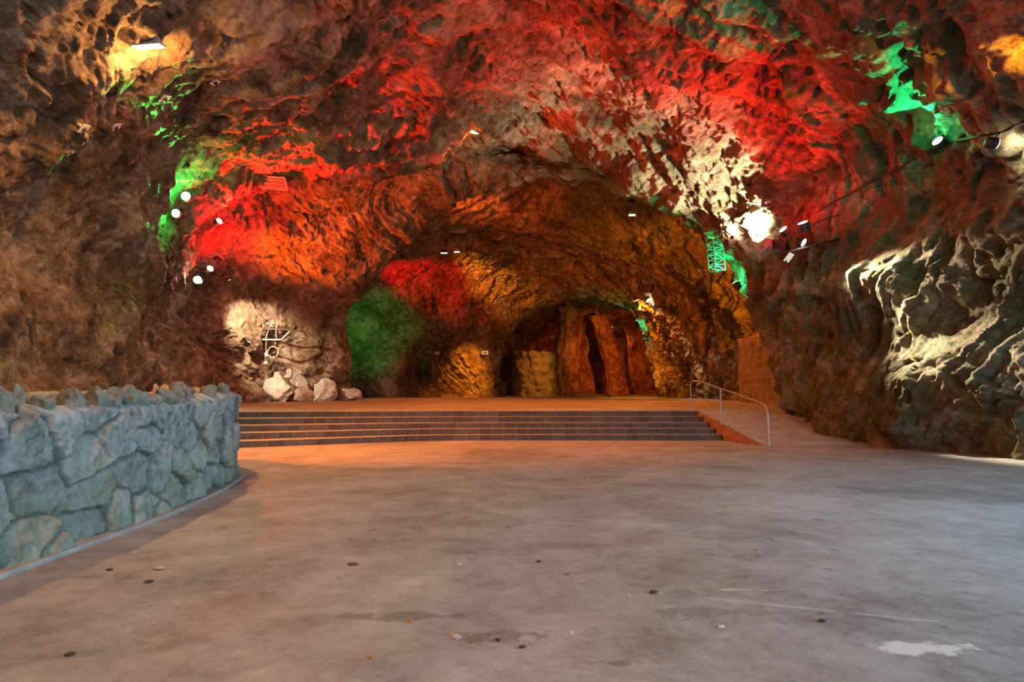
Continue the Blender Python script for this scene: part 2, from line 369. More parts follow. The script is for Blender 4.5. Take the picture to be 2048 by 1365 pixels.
# shaped bulges and hollows: pixel they are seen at, radius (m), amount (m, + is out of the rock)
BUMPS = [
    (1700, 610, 1.5, .9), (1820, 560, 1.3, .9), (1900, 590, 1.1, .6), (1560, 600, .9, .5), (1760, 690, 1.3, -.7), (1950, 660, 1.3, -.7),
    (1900, 760, 1.7, 1.0), (1780, 800, 1.2, .5), (2020, 770, 1.4, .8), (1700, 850, .9, .4), (1990, 880, .7, -.5), (1850, 900, .5, .4), (1750, 330, 2.0, -.6),
    (150, 640, 2.2, .5), (320, 700, 1.4, -.4), (60, 500, 1.5, -.4), (280, 560, 1.4, .4), (120, 250, 1.8, .5), (230, 420, 1.2, .4), (60, 720, 1.4, -.4),
    (1330, 90, 2.2, .5), (1000, 285, 1.2, -1.2), (1080, 385, 2.0, -.8), (760, 200, 1.6, -.3), (600, 60, 2, .3),
    (560, 470, 1.6, .6), (640, 500, 1.6, .5), (620, 620, 1.4, -.4), (560, 700, 1.0, -.5), (660, 720, 1.2, .5), (470, 690, 1.2, .3),
    (845, 735, 1.2, -2.6), (845, 775, 1.3, -2.6), (930, 720, 2.0, .8), (780, 720, 1.5, .9), (780, 780, 1.6, .8), (765, 600, 1.8, .5), (990, 560, 2.5, .6),
    (1365, 775, 1.2, -2.4), (1385, 650, 1.8, .7), (1430, 570, 2.0, .6), (1440, 720, 1.5, .4), (1250, 490, 2.6, .7), (900, 480, 2.0, -.4), (1240, 430, 1.8, -.4),
]
D = np.zeros((NV, NU))
for px, py, r, a in BUMPS:
    c = hit0(px, py)
    if c is None: continue
    q = np.sum((B - np.array(c)) ** 2, -1) / (r * r)
    D += a * np.exp(-q)
X, Y, Z = B[..., 0], B[..., 1], B[..., 2]
wx = pn(X * .35, Y * .35, Z * .35) * 1.2; wy = pn(X * .35 + 40, Y * .35, Z * .35) * 1.2
A = AU + wx; V_ = BV + wy - .55 * np.abs(AU)
ws_r = np.clip((X - 2) / 6, 0, 1)                       # right-hand side
front = np.clip((33 - Y) / 6, 0, 1)
D += .40 * pn(X * .22, Y * .22, Z * .22 + 5) + .26 * pn(X * .5, Y * .5 + 9, Z * .5)
fl = ridge(A * .16, V_ * .62, 3.3, 3, .5)               # flutes that run round the arch
D += (.15 + .06 * front) * (fl - .4)
D += .06 * ridge(A * .5, V_ * 2.2, 8.1, 3, .55)
D += .12 * fbm(X * 1.1, Y * 1.1, Z * 1.1, 3) * (1 + .9 * ws_r)
D -= .16 * np.abs(pn(X * .8 + 5, Y * .8, Z * .8)) * (1 + ws_r)
D += .055 * ridge(X * 2.4, Y * 2.4, Z * 2.4, 3, .55)
# broken, tilted facets
def cells(a, b, seed):
    gi = np.floor(a).astype(np.int64); gj = np.floor(b).astype(np.int64)
    def hs(i, j, k):
        h = np.sin(i * 127.1 + j * 311.7 + (k + seed) * 74.7) * 43758.5453; return h - np.floor(h)
    F1 = np.full(a.shape, 9.); F2 = np.full(a.shape, 9.); o = np.zeros(a.shape)
    for di in (-1, 0, 1):
        for dj in (-1, 0, 1):
            ii = gi + di; jj = gj + dj
            dx = a - ii - .15 - .7 * hs(ii, jj, 1); dy = b - jj - .15 - .7 * hs(ii, jj, 2)
            dd = np.sqrt(dx * dx + dy * dy); nr_ = dd < F1
            F2 = np.where(nr_, F1, np.minimum(F2, dd))
            o = np.where(nr_, (hs(ii, jj, 3) - .5) + 1.6 * dx * (hs(ii, jj, 4) - .5) + 2.4 * dy * (hs(ii, jj, 5) - .35), o)
            F1 = np.where(nr_, dd, F1)
    return o, F2 - F1
w2 = pn(X * 1.6, Y * 1.6, Z * 1.6 + 3) * .35; w3 = pn(X * 1.6 + 9, Y * 1.6, Z * 1.6) * .35
rough = np.clip(.62 + .9 * pn(X * .3 + 3, Y * .3, Z * .3) + .3 * ws_r, .25, 1.4)
f1, e1 = cells((A + w2) * .42, (V_ + w3) * 1.0, 0)
D += .24 * f1 * rough - .07 * np.exp(-(e1 / .05) ** 2) * rough
f2, e2 = cells((A + w2 * .6) * 1.3, (V_ + w3 * .6) * 2.6, 5)
D += .085 * f2 * rough
f3, e3 = cells((A + w2 * .4 + .05 * pn(X * 6, Y * 6, Z * 6)) * 3.2, (V_ + w3 * .4) * 5.5, 11)
D += .035 * f3 * rough
# ledges: plates stepping out of the left ceiling
q = V_ * .9 + 1.3 * pn(X * .3, Y * .3, Z * .3)
st = q - np.floor(q)
lm = np.clip((AU + 9) / 3, 0, 1) * np.clip((4 - AU) / 3, 0, 1) * front
D += .34 * lm * (np.clip(st, 0, .82) / .82 - np.clip((st - .82) / .18, 0, 1)) * np.clip(pn(X * .4, Y * .4, 7.7) * 2 + .6, 0, 1)
fade = np.clip((Z - (-.4)) / .6, .25, 1)
S = B + Nb * (D * fade)[..., None]
Sn = grid_normals(S)
if FLIP: Sn = -Sn
bvh = bvh_of(S, 3)
def hit(px, py, off=0.0):
    d = ray(px, py).normalized(); h = bvh.ray_cast(EYE, d)
    if h[0] is None: return W(px, py, 30), Vector((0, -1, 0))
    n = h[1]
    if n.dot(d) > 0: n = -n
    return h[0] - d * off, n

def vi(k): return int(sum(NS[:k]))
def piece(name, v0, v1, u0, u1, mat):
    P = S[v0:v1 + 1, u0:u1 + 1]; n = Sn[v0:v1 + 1, u0:u1 + 1]
    f = grid_faces(P.shape[0], P.shape[1])
    if FLIP: f = f[:, ::-1]
    o = np_mesh(name, P.reshape(-1, 3), f, mat, normals=n.reshape(-1, 3).tolist() if False else None)
    return tag(o, kind='structure')
uL, uR = int(NU * .27), int(NU * .60)
piece('wall_left', 0, vi(9), 0, uL, M['rock'])
piece('ceiling', 0, vi(9), uL, uR, M['rock'])
piece('wall_right', vi(1) + 32, vi(9), uR, NU - 1, M['rock_r'])
piece('ceiling', 0, vi(1) + 32, uR, int(NU * .74), M['rock'])
piece('wall_back', vi(9), vi(11), 0, NU - 1, M['rock'])
piece('wall_tunnel', vi(11), NV - 1, 0, NU - 1, M['rock'])

# rock closing the hall behind the camera; the mouth on its right lets the daylight in
def rear(x0, x1, z0, z1):
    P = np.zeros((30, 30, 3)); xs = np.linspace(x0, x1, 30); zs = np.linspace(z0, z1, 30)
    P[..., 0] = xs[None, :]; P[..., 2] = zs[:, None]; P[..., 1] = -6.5
    P[..., 1] += .5 * fbm(P[..., 0] * .4, P[..., 2] * .4, 2.2, 4)
    tag(np_mesh('wall_rear', P.reshape(-1, 3), grid_faces(30, 30), M['rock']), kind='structure')
rear(-15, 9.5, -.4, 13); rear(9.4, 15, 5.0, 13)
# ------------------------------------------------------------------ floors
def sheet(name, outline, z0, z1, mat):
    n = len(outline)
    vs = [(x, y, z1) for x, y in outline] + [(x, y, z0) for x, y in outline]
    fs = [tuple(range(n)), tuple(reversed(range(n, 2 * n)))] + [(i, i + n, (i + 1) % n + n, (i + 1) % n) for i in range(n)]
    o = from_pydata(name, vs, fs, mat)
    bm = bmesh.new(); bm.from_mesh(o.data); bmesh.ops.recalc_face_normals(bm, faces=bm.faces); bm.to_mesh(o.data); bm.free()
    return o
tag(sheet('floor', [(-16, -14), (18, -14), (18, 30), (-16, 30)], -.4, 0, M['floor']), kind='structure')
RISE, HP = .16, .8
def step_front(k):     # k = 0 bottom step .. 4 platform edge ; plan line of its front edge, left to right
    t = k / 4
    y = lambda a, b: a + (b - a) * t
    return [(-12.2, y(16.0, 20.3)), (-9.5, y(16.7, 20.5)), (-7.1, y(17.6, 20.8)), (-5.3, y(18.5, 21.0)), (-3.9, y(19.25, 21.2)),
            (-2.6, y(19.85, 21.4)), (-1, y(20.05, 21.5)), (2, y(20.1, 21.55)), (6.12 - .07 * k, y(20.1, 21.6))]
RX = lambda y: 5.83 + (21.8 - y) / 3.4 * .78         # left edge of the ramp at depth y
plat = [(x, y + .2) for x, y in step_front(4)[:-1]] + [(5.83, 22.0), (5.83, 21.8), (13.5, 21.8), (18, 80), (-18, 80), (-18, 20.5)]
tag(sheet('floor_platform', plat, .3, HP, M['floor']), kind='structure')
stairs = empty('stone_staircase', (0, 20, 0), 'wide flight of five low slate-faced steps up to the raised cave floor', 'stairs')
for k in range(5):
    fr = [Vector(p) for p in smooth_path([(x, y, 0) for x, y in step_front(k)], 6)]
    bk = [Vector(p) for p in smooth_path([(x, y, 0) for x, y in step_front(min(k + 1, 4))], 6)]
    if k == 4: bk = [Vector((p.x, p.y + .35, 0)) for p in bk]
    else: bk = [Vector((p.x, p.y + .12, 0)) for p in bk]
    n = len(fr); z1 = (k + 1) * RISE + (0.004 if k == 4 else 0); z0 = k * RISE - .02
    e = (6.12 - .07 * k)
    vs = []; fs = []
    rr = random.Random(k)
    for i in range(n):
        w = rr.uniform(-.012, .012)
        vs += [(fr[i].x, fr[i].y + w, z0), (fr[i].x, fr[i].y + w, z1 - .012), (fr[i].x, fr[i].y + .012 + w, z1), (bk[i].x, bk[i].y, z1)]
    for i in range(n - 1):
        a = i * 4; b = a + 4
        fs += [(a, b, b + 1, a + 1), (a + 1, b + 1, b + 2, a + 2), (a + 2, b + 2, b + 3, a + 3)]
    a = (n - 1) * 4
    vs.append((bk[-1].x, bk[-1].y, z0)); fs.append((a, len(vs) - 1, a + 3, a + 2, a + 1))
    st_ = from_pydata('step', vs, fs, M['slate'], stairs); st_.location = (0, -20, 0)
    st_.data.materials.append(M['concrete'])
    for p in st_.data.polygons:
        if abs(p.normal.z) > .9: p.material_index = 1
# ramp
ramp_pts_top = [(5.83, 21.8, HP), (6.62, 18.35, 0.004), (7.6, 18.1, .004), (9.6, 18.0, .004), (11.8, 18.6, .004), (12.5, 21.9, HP)]
vs = [(x, y, z) for x, y, z in ramp_pts_top] + [(5.83, 21.8, 0)]
ramp_o = from_pydata('floor_ramp', vs, [(0, 1, 2, 3, 4, 5)], M['concrete'])
tag(ramp_o, kind='structure')
kerb = from_pydata('ramp_side', [(5.80, 21.8, 0), (5.80, 21.8, HP + .015), (6.60, 18.3, .008), (6.60, 18.3, 0), (5.90, 21.82, 0), (5.90, 21.82, HP + .015), (6.70, 18.32, .008), (6.7, 18.32, 0)],
                   [(0, 1, 2, 3), (1, 5, 6, 2), (4, 7, 6, 5), (2, 6, 7, 3), (0, 4, 5, 1)], M['redbrick'], ramp_o)
# railing
rail = empty('handrail', (6.3, 20.4, 0), 'grey tubular steel handrail along the ramp beside the steps', 'railing')
def rp(y, h, dx=.06):
    z = HP if y > 21.8 else HP * (y - 18.35) / 3.45
    return Vector((RX(y) + dx - 6.3, y - 20.4, max(z, 0) + h))
bot = rp(18.35, 0, .22); bot.x = 6.86 - 6.3
pt = [rp(22.2, .0), rp(22.2, .5), rp(22.2, .82), rp(22.17, .90), rp(22.08, .945)]
MB().tube([rp(22.2, 0.0), rp(22.2, .80), rp(22.19, .87), rp(22.13, .925), rp(22.03, .95), rp(21.5, .99)], .024).build('post', M['metal'], rail, True)
q0 = rp(21.5, .99); q1 = Vector((6.80 - 6.3, 18.75 - 20.4, 1.13))
MB().tube([q0] + [q0.lerp(q1, t) for t in (.33, .66, 1)], .024).build('top_rail', M['metal'], rail, True)
MB().tube(smooth_path([q1, Vector((6.86 - 6.3, 18.58 - 20.4, 1.07)), Vector((6.88 - 6.3, 18.5 - 20.4, .95)), Vector((6.88 - 6.3, 18.45 - 20.4, .75)), bot], 5), .024).build('post', M['metal'], rail, True)
mp = rp(20.4, 0); MB().tube([mp, Vector((mp.x, mp.y, q0.lerp(q1, (21.5 - 20.4) / 2.75).z))], .022).build('post', M['metal'], rail, True)
MB().tube([rp(22.2, .5), rp(22.1, .5), Vector((6.87 - 6.3, 18.42 - 20.4, .55))], .017).build('mid_rail', M['metal'], rail, True)
for p in (mp, bot):
    MB().lathe([(.06, 0), (.06, .01), (.03, .014)], 16, Matrix.Translation(p)).build('foot_flange', M['metal'], rail)

# ------------------------------------------------------------------ rubble wall in the left foreground
def stone_mat():
    m, nt, b = new_mat('pale rubble stone'); L = nt.links.new
    tc = N(nt, 'ShaderNodeTexCoord').outputs['Object']
    n1 = noise(nt, tc, 2.2, 8, .65, .6); n2 = noise(nt, tc, 11, 8, .7, .3)
    s = math_(nt, 'ADD', math_(nt, 'MULTIPLY', n1, .55), math_(nt, 'MULTIPLY', n2, .45))
    c = ramp(nt, s, [(.38, c4(.13, .14, .13)), (.47, c4(.38, .39, .36)), (.56, c4(.56, .56, .51)), (.66, c4(.70, .68, .62))]).outputs[0]
    sp = N(nt, 'ShaderNodeSeparateXYZ'); L(tc, sp.inputs[0])
    n3 = noise(nt, tc, 1.5, 7, .7, .8)
    k = math_(nt, 'SUBTRACT', math_(nt, 'ADD', math_(nt, 'MULTIPLY', n3, 2.4), math_(nt, 'MULTIPLY', sp.outputs[2], -.55)), .65, True)
    c = mixc(nt, math_(nt, 'MULTIPLY', k, .75), c, c4(.24, .29, .13))
    n4 = noise(nt, tc, 1.9, 5, .6, .8)
    c = mixc(nt, math_(nt, 'MULTIPLY', ramp(nt, n4, [(.60, c4(0, 0, 0)), (.68, c4(1, 1, 1))]).outputs[0], .5), c, c4(.34, .19, .10))
    aa = N(nt, 'ShaderNodeAttribute', attribute_name='stone'); jj = N(nt, 'ShaderNodeAttribute', attribute_name='joint')
    c = mixc(nt, 1.0, c, ramp(nt, aa.outputs['Fac'], [(0, c4(.78, .78, .78)), (.5, c4(.95, .97, .93)), (1, c4(1.12, 1.08, 1.0))]).outputs[0], 'MULTIPLY')
    c = mixc(nt, math_(nt, 'MULTIPLY', jj.outputs['Fac'], .8), c, c4(.13, .12, .10))
    L(c, b.inputs['Base Color']); b.inputs['Roughness'].default_value = .85
    bp = N(nt, 'ShaderNodeBump'); bp.inputs['Strength'].default_value = .9; bp.inputs['Distance'].default_value = .07
    L(math_(nt, 'ADD', noise(nt, tc, 12, 10, .75), math_(nt, 'MULTIPLY', n1, .6)), bp.inputs['Height']); L(bp.outputs[0], b.inputs['Normal'])
    return m
M['stone'] = stone_mat()
WBASE = [(-5.1, 1.2), (-4.6, 3.2), (-4.4, 4.8), (-4.35, 5.8), (-4.34, 6.9), (-4.32, 8.1), (-4.42, 9.4), (-4.62, 10.8), (-4.98, 12.2), (-5.7, 13.4), (-6.9, 14.2), (-8.6, 14.6), (-11.2, 14.6)]
path = np.array([tuple(p)[:2] for p in smooth_path([(x, y, 0) for x, y in WBASE], 24)])
dl = np.r_[0, np.cumsum(np.linalg.norm(np.diff(path, axis=0), axis=1))]
NL = 850
sl = np.linspace(0, dl[-1], NL); pp = np.stack([np.interp(sl, dl, path[:, 0]), np.interp(sl, dl, path[:, 1])], 1)
tg = np.gradient(pp, axis=0); tg /= np.linalg.norm(tg, axis=1)[:, None]; nr = np.stack([tg[:, 1], -tg[:, 0]], 1)   # outward, to the hall
HT = 1.36 + .05 * np.sin(sl * .9) - .07 * np.exp(-((sl - 8) / 1.6) ** 2) + .07 * np.exp(-((sl - 11) / 1.2) ** 2)
prof = [(0, -.02)] + [(0, t) for t in np.linspace(0, 1, 84)[1:]] + [(-t, 1) for t in np.linspace(0, .5, 30)[1:]] + [(-.5, t) for t in np.linspace(1, 0, 40)[1:]]
prof = np.array(prof); NPF = len(prof)
peri = np.r_[0, np.cumsum(np.hypot(np.diff(prof[:, 0]), np.diff(prof[:, 1]) * 1.4))]
SL, PE = np.meshgrid(sl, peri, indexing='ij')
a_s = SL + .10 * pn(SL * 2.2, PE * 2.2, 1.1) + .04 * pn(SL * 7, PE * 7, 2.2); a_p = PE + .09 * pn(SL * 2.2, PE * 2.2, 4.4) + .03 * pn(SL * 7, PE * 7, 5)
cw, ch = .66, .40
gi = np.floor(a_s / cw).astype(int); gj = np.floor(a_p / ch).astype(int)
def hsh(i, j, k):
    h = np.sin(i * 127.1 + j * 311.7 + k * 74.7) * 43758.5453; return h - np.floor(h)
F1 = np.full(SL.shape, 9.); F2 = np.full(SL.shape, 9.); ID = np.zeros(SL.shape); DXs = np.zeros(SL.shape); DYs = np.zeros(SL.shape)
for di in (-1, 0, 1):
    for dj in (-1, 0, 1):
        ii = gi + di; jj = gj + dj
        qx = (ii + .5 * (jj % 2) + .2 + .6 * hsh(ii, jj, 1)) * cw; qy = (jj + .15 + .7 * hsh(ii, jj, 2)) * ch
        dx = (a_s - qx) / 1.25; dy = a_p - qy; dd = np.sqrt(dx * dx + dy * dy)
        nearer = dd < F1
        F2 = np.where(nearer, F1, np.minimum(F2, dd)); ID = np.where(nearer, hsh(ii, jj, 3), ID)
        DXs = np.where(nearer, dx, DXs); DYs = np.where(nearer, dy, DYs); F1 = np.where(nearer, dd, F1)
edge = np.clip((F2 - F1) / .05, 0, 1)
hgt = .10 * edge ** .5 + .09 * (ID - .5) + (DXs * (hsh(ID * 91, 1, 1) - .5) + DYs * (hsh(ID * 57, 2, 5) - .5)) * .35 * edge
BX = pp[:, None, 0] + nr[:, None, 0] * prof[None, :, 0]; BY = pp[:, None, 1] + nr[:, None, 1] * prof[None, :, 0]
BZ = prof[None, :, 1] * HT[:, None] * np.ones_like(BX)
batter = -.05 * np.clip(prof[:, 1], 0, 1)
hgt = hgt + .026 * fbm(BX * 3, BY * 3, BZ * 3, 5, .62) + .018 * ridge(BX * 8, BY * 8, BZ * 8, 3, .6)
top = (np.abs(prof[:, 1] - 1) < 1e-6) & (prof[:, 0] < 0)
fx = np.where(prof[:, 0] <= -.5, -1., 1.); side = np.where(top, 0, fx)
WX = BX + nr[:, None, 0] * (hgt * side[None, :] + batter[None, :]); WY = BY + nr[:, None, 1] * (hgt * side[None, :] + batter[None, :])
WZ = BZ + np.where(top[None, :], hgt * .5, 0)
wall = empty('rubble_stone_wall', (-4.4, 8, 0), 'chest-high curved rubble stone wall with a jagged crest in the left foreground', 'wall')
tag(wall, kind='thing')
Wm = np.stack([WX + 4.4, WY - 8, WZ], -1)
wf = grid_faces(NL, NPF)
wb = np_mesh('wall_body', Wm.reshape(-1, 3), wf[:, ::-1], M['stone'], wall)
at = wb.data.attributes.new('stone', 'FLOAT', 'POINT'); at.data.foreach_set('value', (ID * np.clip(edge * 2, 0, 1)).astype(np.float32).ravel())
at = wb.data.attributes.new('joint', 'FLOAT', 'POINT'); at.data.foreach_set('value', (1 - np.clip((F2 - F1) / .05, 0, 1)).astype(np.float32).ravel())
def rock_mesh(name, rad, seed, mat, parent, loc, rot=0, sub=4, rough=.16, facets=9):
    bm = bmesh.new(); bmesh.ops.create_icosphere(bm, subdivisions=sub, radius=1)
    V = np.array([v.co[:] for v in bm.verts]); rs = np.random.RandomState(seed)
    # cut by random planes for a broken, faceted look
    for _ in range(facets):
        n = rs.normal(size=3); n /= np.linalg.norm(n); h = rs.uniform(.55, .85)
        d = V @ n; V = V - np.outer(np.clip(d - h, 0, None), n)
    r0 = 1 + rough * fbm(V[:, 0] * 1.5 + seed, V[:, 1] * 1.5, V[:, 2] * 1.5, 4, .55)
    V = V * r0[:, None] * np.array(rad)
    f = [[v.index for v in q.verts] for q in bm.faces]; bm.free()
    o = from_pydata(name, V.tolist(), f, mat, parent, True); o.data.set_sharp_from_angle(angle=math.radians(28))
    o.location = loc; o.rotation_euler = (rs.uniform(-.3, .3), rs.uniform(-.3, .3), rot + rs.uniform(-.5, .5)); return o
s = 3.0; k = 0
while s < 14.5:
    i = int(s / dl[-1] * (NL - 1)); w = random.uniform(.07, .19)
    if random.random() < .88:
        off = random.choice([-.06, -.1, -.2, -.34]); h = random.uniform(.07, .13) if random.random() < .6 else random.uniform(.13, .19)
        p = pp[i] + nr[i] * off
        rock_mesh('coping_stone', (w, w * .8, h), 100 + k, M['stone'], wall, (p[0] + 4.4, p[1] - 8, HT[i] + .03 + h * .4), math.atan2(tg[i][1], tg[i][0]), 3, .2)
    s += w * random.uniform(.9, 1.5) ; k += 1
# low concrete kerb along its foot
cp = [(.13 if .4 < q else .13) for q in (1,)][0]
kv = []; kf = []
ksel = list(range(0, NL, 6))
for i in ksel:
    for o_, z_ in ((-.06, 0.0), (-.06, .045), (.21, .04), (.225, .03), (.225, -.01)):
        p = pp[i] + nr[i] * o_; kv.append((p[0] + 4.4, p[1] - 8, z_))
for i in range(len(ksel) - 1):
    for j in range(4): kf.append((i * 5 + j, (i + 1) * 5 + j, (i + 1) * 5 + j + 1, i * 5 + j + 1)[::-1])
from_pydata('foot_kerb', kv, kf, M['concrete'], wall, False)
# little weed in the crest
# ------------------------------------------------------------------ masonry on the right behind the rim, and blocks at the back
def wall_strip(name, line, zb, zt, mat, amp=.12, seed=0, thick=.6):
    ln = [Vector((x, y, 0)) for x, y in line]; ln = smooth_path(ln, 30); n = len(ln); m_ = 60
    P = np.zeros((n, m_, 3))
    for i, p in enumerate(ln):
        t = (ln[min(i + 1, n - 1)] - ln[max(0, i - 1)]).normalized(); nn = Vector((-t.y, t.x, 0))
        f = i / (n - 1); zt_ = zt[0] + (zt[1] - zt[0]) * f
        for j in range(m_):
            if j < 50: z = zb + (zt_ - zb) * j / 49; o_ = 0
            else: z = zt_; o_ = -thick * (j - 49) / 10
            P[i, j] = (p.x + nn.x * o_, p.y + nn.y * o_, z)
    Pn = grid_normals(P); d = amp * fbm(P[..., 0] * 1.3 + seed, P[..., 1] * 1.3, P[..., 2] * 1.3, 4)
    P2_ = P + Pn * d[..., None]
    o = np_mesh(name, P2_.reshape(-1, 3), grid_faces(n, m_), mat); return tag(o, kind='structure')
wall_strip('wall_masonry', [(8.9, 20.9), (9.65, 23.5), (10.6, 28), (11.2, 32), (11.9, 35.8), (13, 36.2)], .0, (3.6, 4.1), M['masonry'])
wall_strip('wall_masonry_far', [(3.9, 60), (3.3, 58), (2.4, 57.2), (1.2, 57.2), (.3, 58), (-.1, 60)], .5, (4.5, 4.5), M['masonry_x'], .25, 4)
def column(name, base, topp, rb, rt, seed, mat):
    n, m_ = 90, 70; P = np.zeros((n, m_, 3)); b = np.array(base); t = np.array(topp)
    tt = np.linspace(0, 1, n)[:, None]; an = np.linspace(0, 2 * PI, m_, endpoint=False)[None, :]
    r = rb + (rt - rb) * (tt ** .7) + .5 * rt * np.clip((tt - .8) / .2, 0, 1) ** 2
    c = b + (t - b) * tt
    P[..., 0] = c[:, :1] + r * np.cos(an); P[..., 1] = c[:, 1:2] + r * np.sin(an) * .8; P[..., 2] = c[:, 2:] + 0 * an
    d = .45 * fbm(P[..., 0] * .5 + seed, P[..., 1] * .5, P[..., 2] * .2, 3) + .18 * ridge(np.cos(an) * 2 * r + seed, np.sin(an) * 2 * r, P[..., 2] * .35, 3)
    P[..., 0] += d * np.cos(an); P[..., 1] += d * np.sin(an)
    o = np_mesh(name, P.reshape(-1, 3), grid_faces(n, m_, True), mat); return tag(o, kind='structure')
column('wall_pillar', (10.2, 66, .5), (8.6, 67, 8.5), .95, .55, 3, M['rock'])
column('wall_pillar', (7.4, 69, .5), (6.6, 70, 8.2), .75, .5, 9, M['rock'])
column('wall_pillar', (5.0, 64, .5), (5.6, 64, 9.0), 1.0, .9, 15, M['rock'])
column('wall_pillar', (13.6, 68, .5), (12.2, 69, 8.0), 1.3, .9, 21, M['rock'])
#==LIGHTS==
# ------------------------------------------------------------------ lamps
RED = (1, .004, .002); GREEN = (.02, 1, .12); TEAL = (.01, 1, .30); WARM = (1, .20, .02); ORANGE = (1, .15, .005); YEL = (1, .33, .012); GLOW = (1, .46, .13); WHITE = (1, .86, .62); COOL = (.9, .95, 1)
EM = {}
def lens_mat(c, s=14):
    key = (c, s)
    if key not in EM:
        w = tuple(.45 + .55 * x for x in c) if s > 10 else c
        EM[key] = emis('lit lens', w, s)
    return EM[key]
def spot_at(loc, d, c, watts, ang, blend, rad, parent):
    l = bpy.data.lights.new('light', 'SPOT'); l.color = c; l.energy = watts; l.spot_size = math.radians(ang); l.spot_blend = blend; l.shadow_soft_size = rad
    o = bpy.data.objects.new('light', l); col.objects.link(o)
    o.location = loc; o.rotation_mode = 'QUATERNION'; o.rotation_quaternion = Vector(d).to_track_quat('-Z', 'Y')
    if parent: o.parent = parent
    return o
def par(px, py, off, aim, c, watts, label, ang=110, r=.13, cambias=0.0, group=None, sub=.0, em=16, name='led_spotlight', mount=True, halo=40, Y=None):
    p, n = hit(px, py, off)
    if Y: p = W(px, py, Y)
    t = hit(*aim)[0] if len(aim) == 2 else Vector(aim)
    d = (t - p).normalized(); tocam = (EYE - p).normalized()
    d = (d + tocam * cambias).normalized()
    base = empty(name, p, label, 'spotlight', group)
    R = d.to_track_quat('Z', 'Y').to_matrix().to_4x4()
    h = MB(); h.lathe([(r * .55, -r * 1.6), (r * .8, -r * 1.5), (r * .85, -r * .9), (r * 1.02, -r * .7), (r * 1.05, 0.01), (r * .95, .02)], 24, R)
    for a in range(8):
        an = a * PI / 4; h.box((r * .95 * math.cos(an), r * .95 * math.sin(an), -r * .9), (r * .12, r * .12, r * 1.0), R)
    h.build('housing', M['housing'], base, True)
    e = MB(); e.lathe([(r * .93, .021), (r * .9, .03), (r * .5, .04), (.001, .043)], 24, R, cap=False); e.build('lens', lens_mat(c, em), base, True)
    b = MB()
    wdir = -n * (off + .25) ; side = d.cross(n)
    side = side.normalized() if side.length > .1 else Vector((1, 0, 0))
    y0 = p * 0 - d * r * .7
    b.tube([y0 + side * r * 1.15, y0 + side * r * 1.15 - n * r * 1.9, y0 - side * r * 1.15 - n * r * 1.9, y0 - side * r * 1.15], .014, 6)
    if mount:
        h2 = bvh.ray_cast(p - n * .01, -n)
        L_ = min(h2[3] if h2[0] is not None else off, off + 2.5)
        b.tube([y0 - n * r * 1.9, y0 - n * max(L_ + .1, r * 2.2)], .018, 6)
    b.build('bracket', M['housing'], base)
    spot_at(d * .06, d, c, watts, ang, .8, .06, base)
    if halo:                                        # added point light, stands in for the lens halo on the rock
        l = bpy.data.lights.new('light', 'POINT'); l.color = c; l.energy = halo; l.shadow_soft_size = .1
        o = bpy.data.objects.new('light', l); col.objects.link(o); o.location = d * .16; o.parent = base
    return base
def flood(px, py, off, aim, c, watts, label, w=.5, ang=120, lit=True, em=12, hd=.22, tilt=0.0, name='floodlight', mat='grey', facing=None, halo=0, Y=None):
    """rectangular halogen / metal halide flood hanging from the rock: housing, glass, two hanger arms"""
    p, n = hit(px, py, off)
    if Y: p = W(px, py, Y)
    t = hit(*aim)[0] if len(aim) == 2 else Vector(aim)
    d = (t - p).normalized() if facing is None else Vector(facing).normalized()
    base = empty(name, p, label, 'floodlight')
    R = (d.to_track_quat('Z', 'Y').to_matrix() @ Matrix.Rotation(tilt, 3, 'Z')).to_4x4()
    h = MB(); hh = w * .55
    vs = [(-w / 2, -hh / 2, 0), (w / 2, -hh / 2, 0), (w / 2, hh / 2, 0), (-w / 2, hh / 2, 0), (-w * .38, -hh * .3, -hd), (w * .38, -hh * .3, -hd), (w * .38, hh * .3, -hd), (-w * .38, hh * .3, -hd)]
    h.add(vs, [(0, 4, 5, 1), (1, 5, 6, 2), (2, 6, 7, 3), (3, 7, 4, 0), (4, 7, 6, 5)], R)
    fr = .03
    for c_, d_ in (((0, -hh / 2, 0), (w + fr, fr, .04)), ((0, hh / 2, 0), (w + fr, fr, .04)), ((-w / 2, 0, 0), (fr, hh, .04)), ((w / 2, 0, 0), (fr, hh, .04))): h.box(c_, d_, R)
    for k in (-1, 0, 1): h.box((k * w * .18, 0, -hd - .02), (.015, hh * .5, .05), R)
    h.build('housing', M[mat], base)
    g = MB(); g.box((0, 0, .004), (w * .93, hh * .9, .008), R); g.build('glass', lens_mat(c, em) if lit else M['glassoff'], base)
    h2 = bvh.ray_cast(p - n * .01, -n); L_ = min(h2[3], 3.0) + .12 if h2[0] is not None else .6
    if not lit:
        lv = MB()
        for k in range(3): lv.box((0, (k - 1) * hh * .3, .02), (w * .93, .012, .035), R)
        lv.build('louvre', M['grey'], base)
    if Y:
        bd = Vector((1, .6, .3)).normalized(); h2 = bvh.ray_cast(p, bd); L_ = .1
        MB().tube([-d * hd, -d * hd + bd * ((h2[3] if h2[0] is not None else 2) + .3)], .03, 8).build('boom', M['housing'], base)
    for k in (-1, 1):
        q = (R @ Vector((k * w * .53, 0, -hd * .5)))
        MB().tube([q, q * .8 - n * max(L_, .3)], .014, 6).build('hanger', M['housing'], base)
    if halo:  # added point light imitating the glow halo round the flood
        pl = bpy.data.lights.new('light', 'POINT'); pl.color = c; pl.energy = halo; pl.shadow_soft_size = .1
        po = bpy.data.objects.new('light', pl); col.objects.link(po); po.location = d * .2; po.parent = base
    if lit: spot_at(d * .05, d, c, watts, ang, .7, .12, base)
    return base
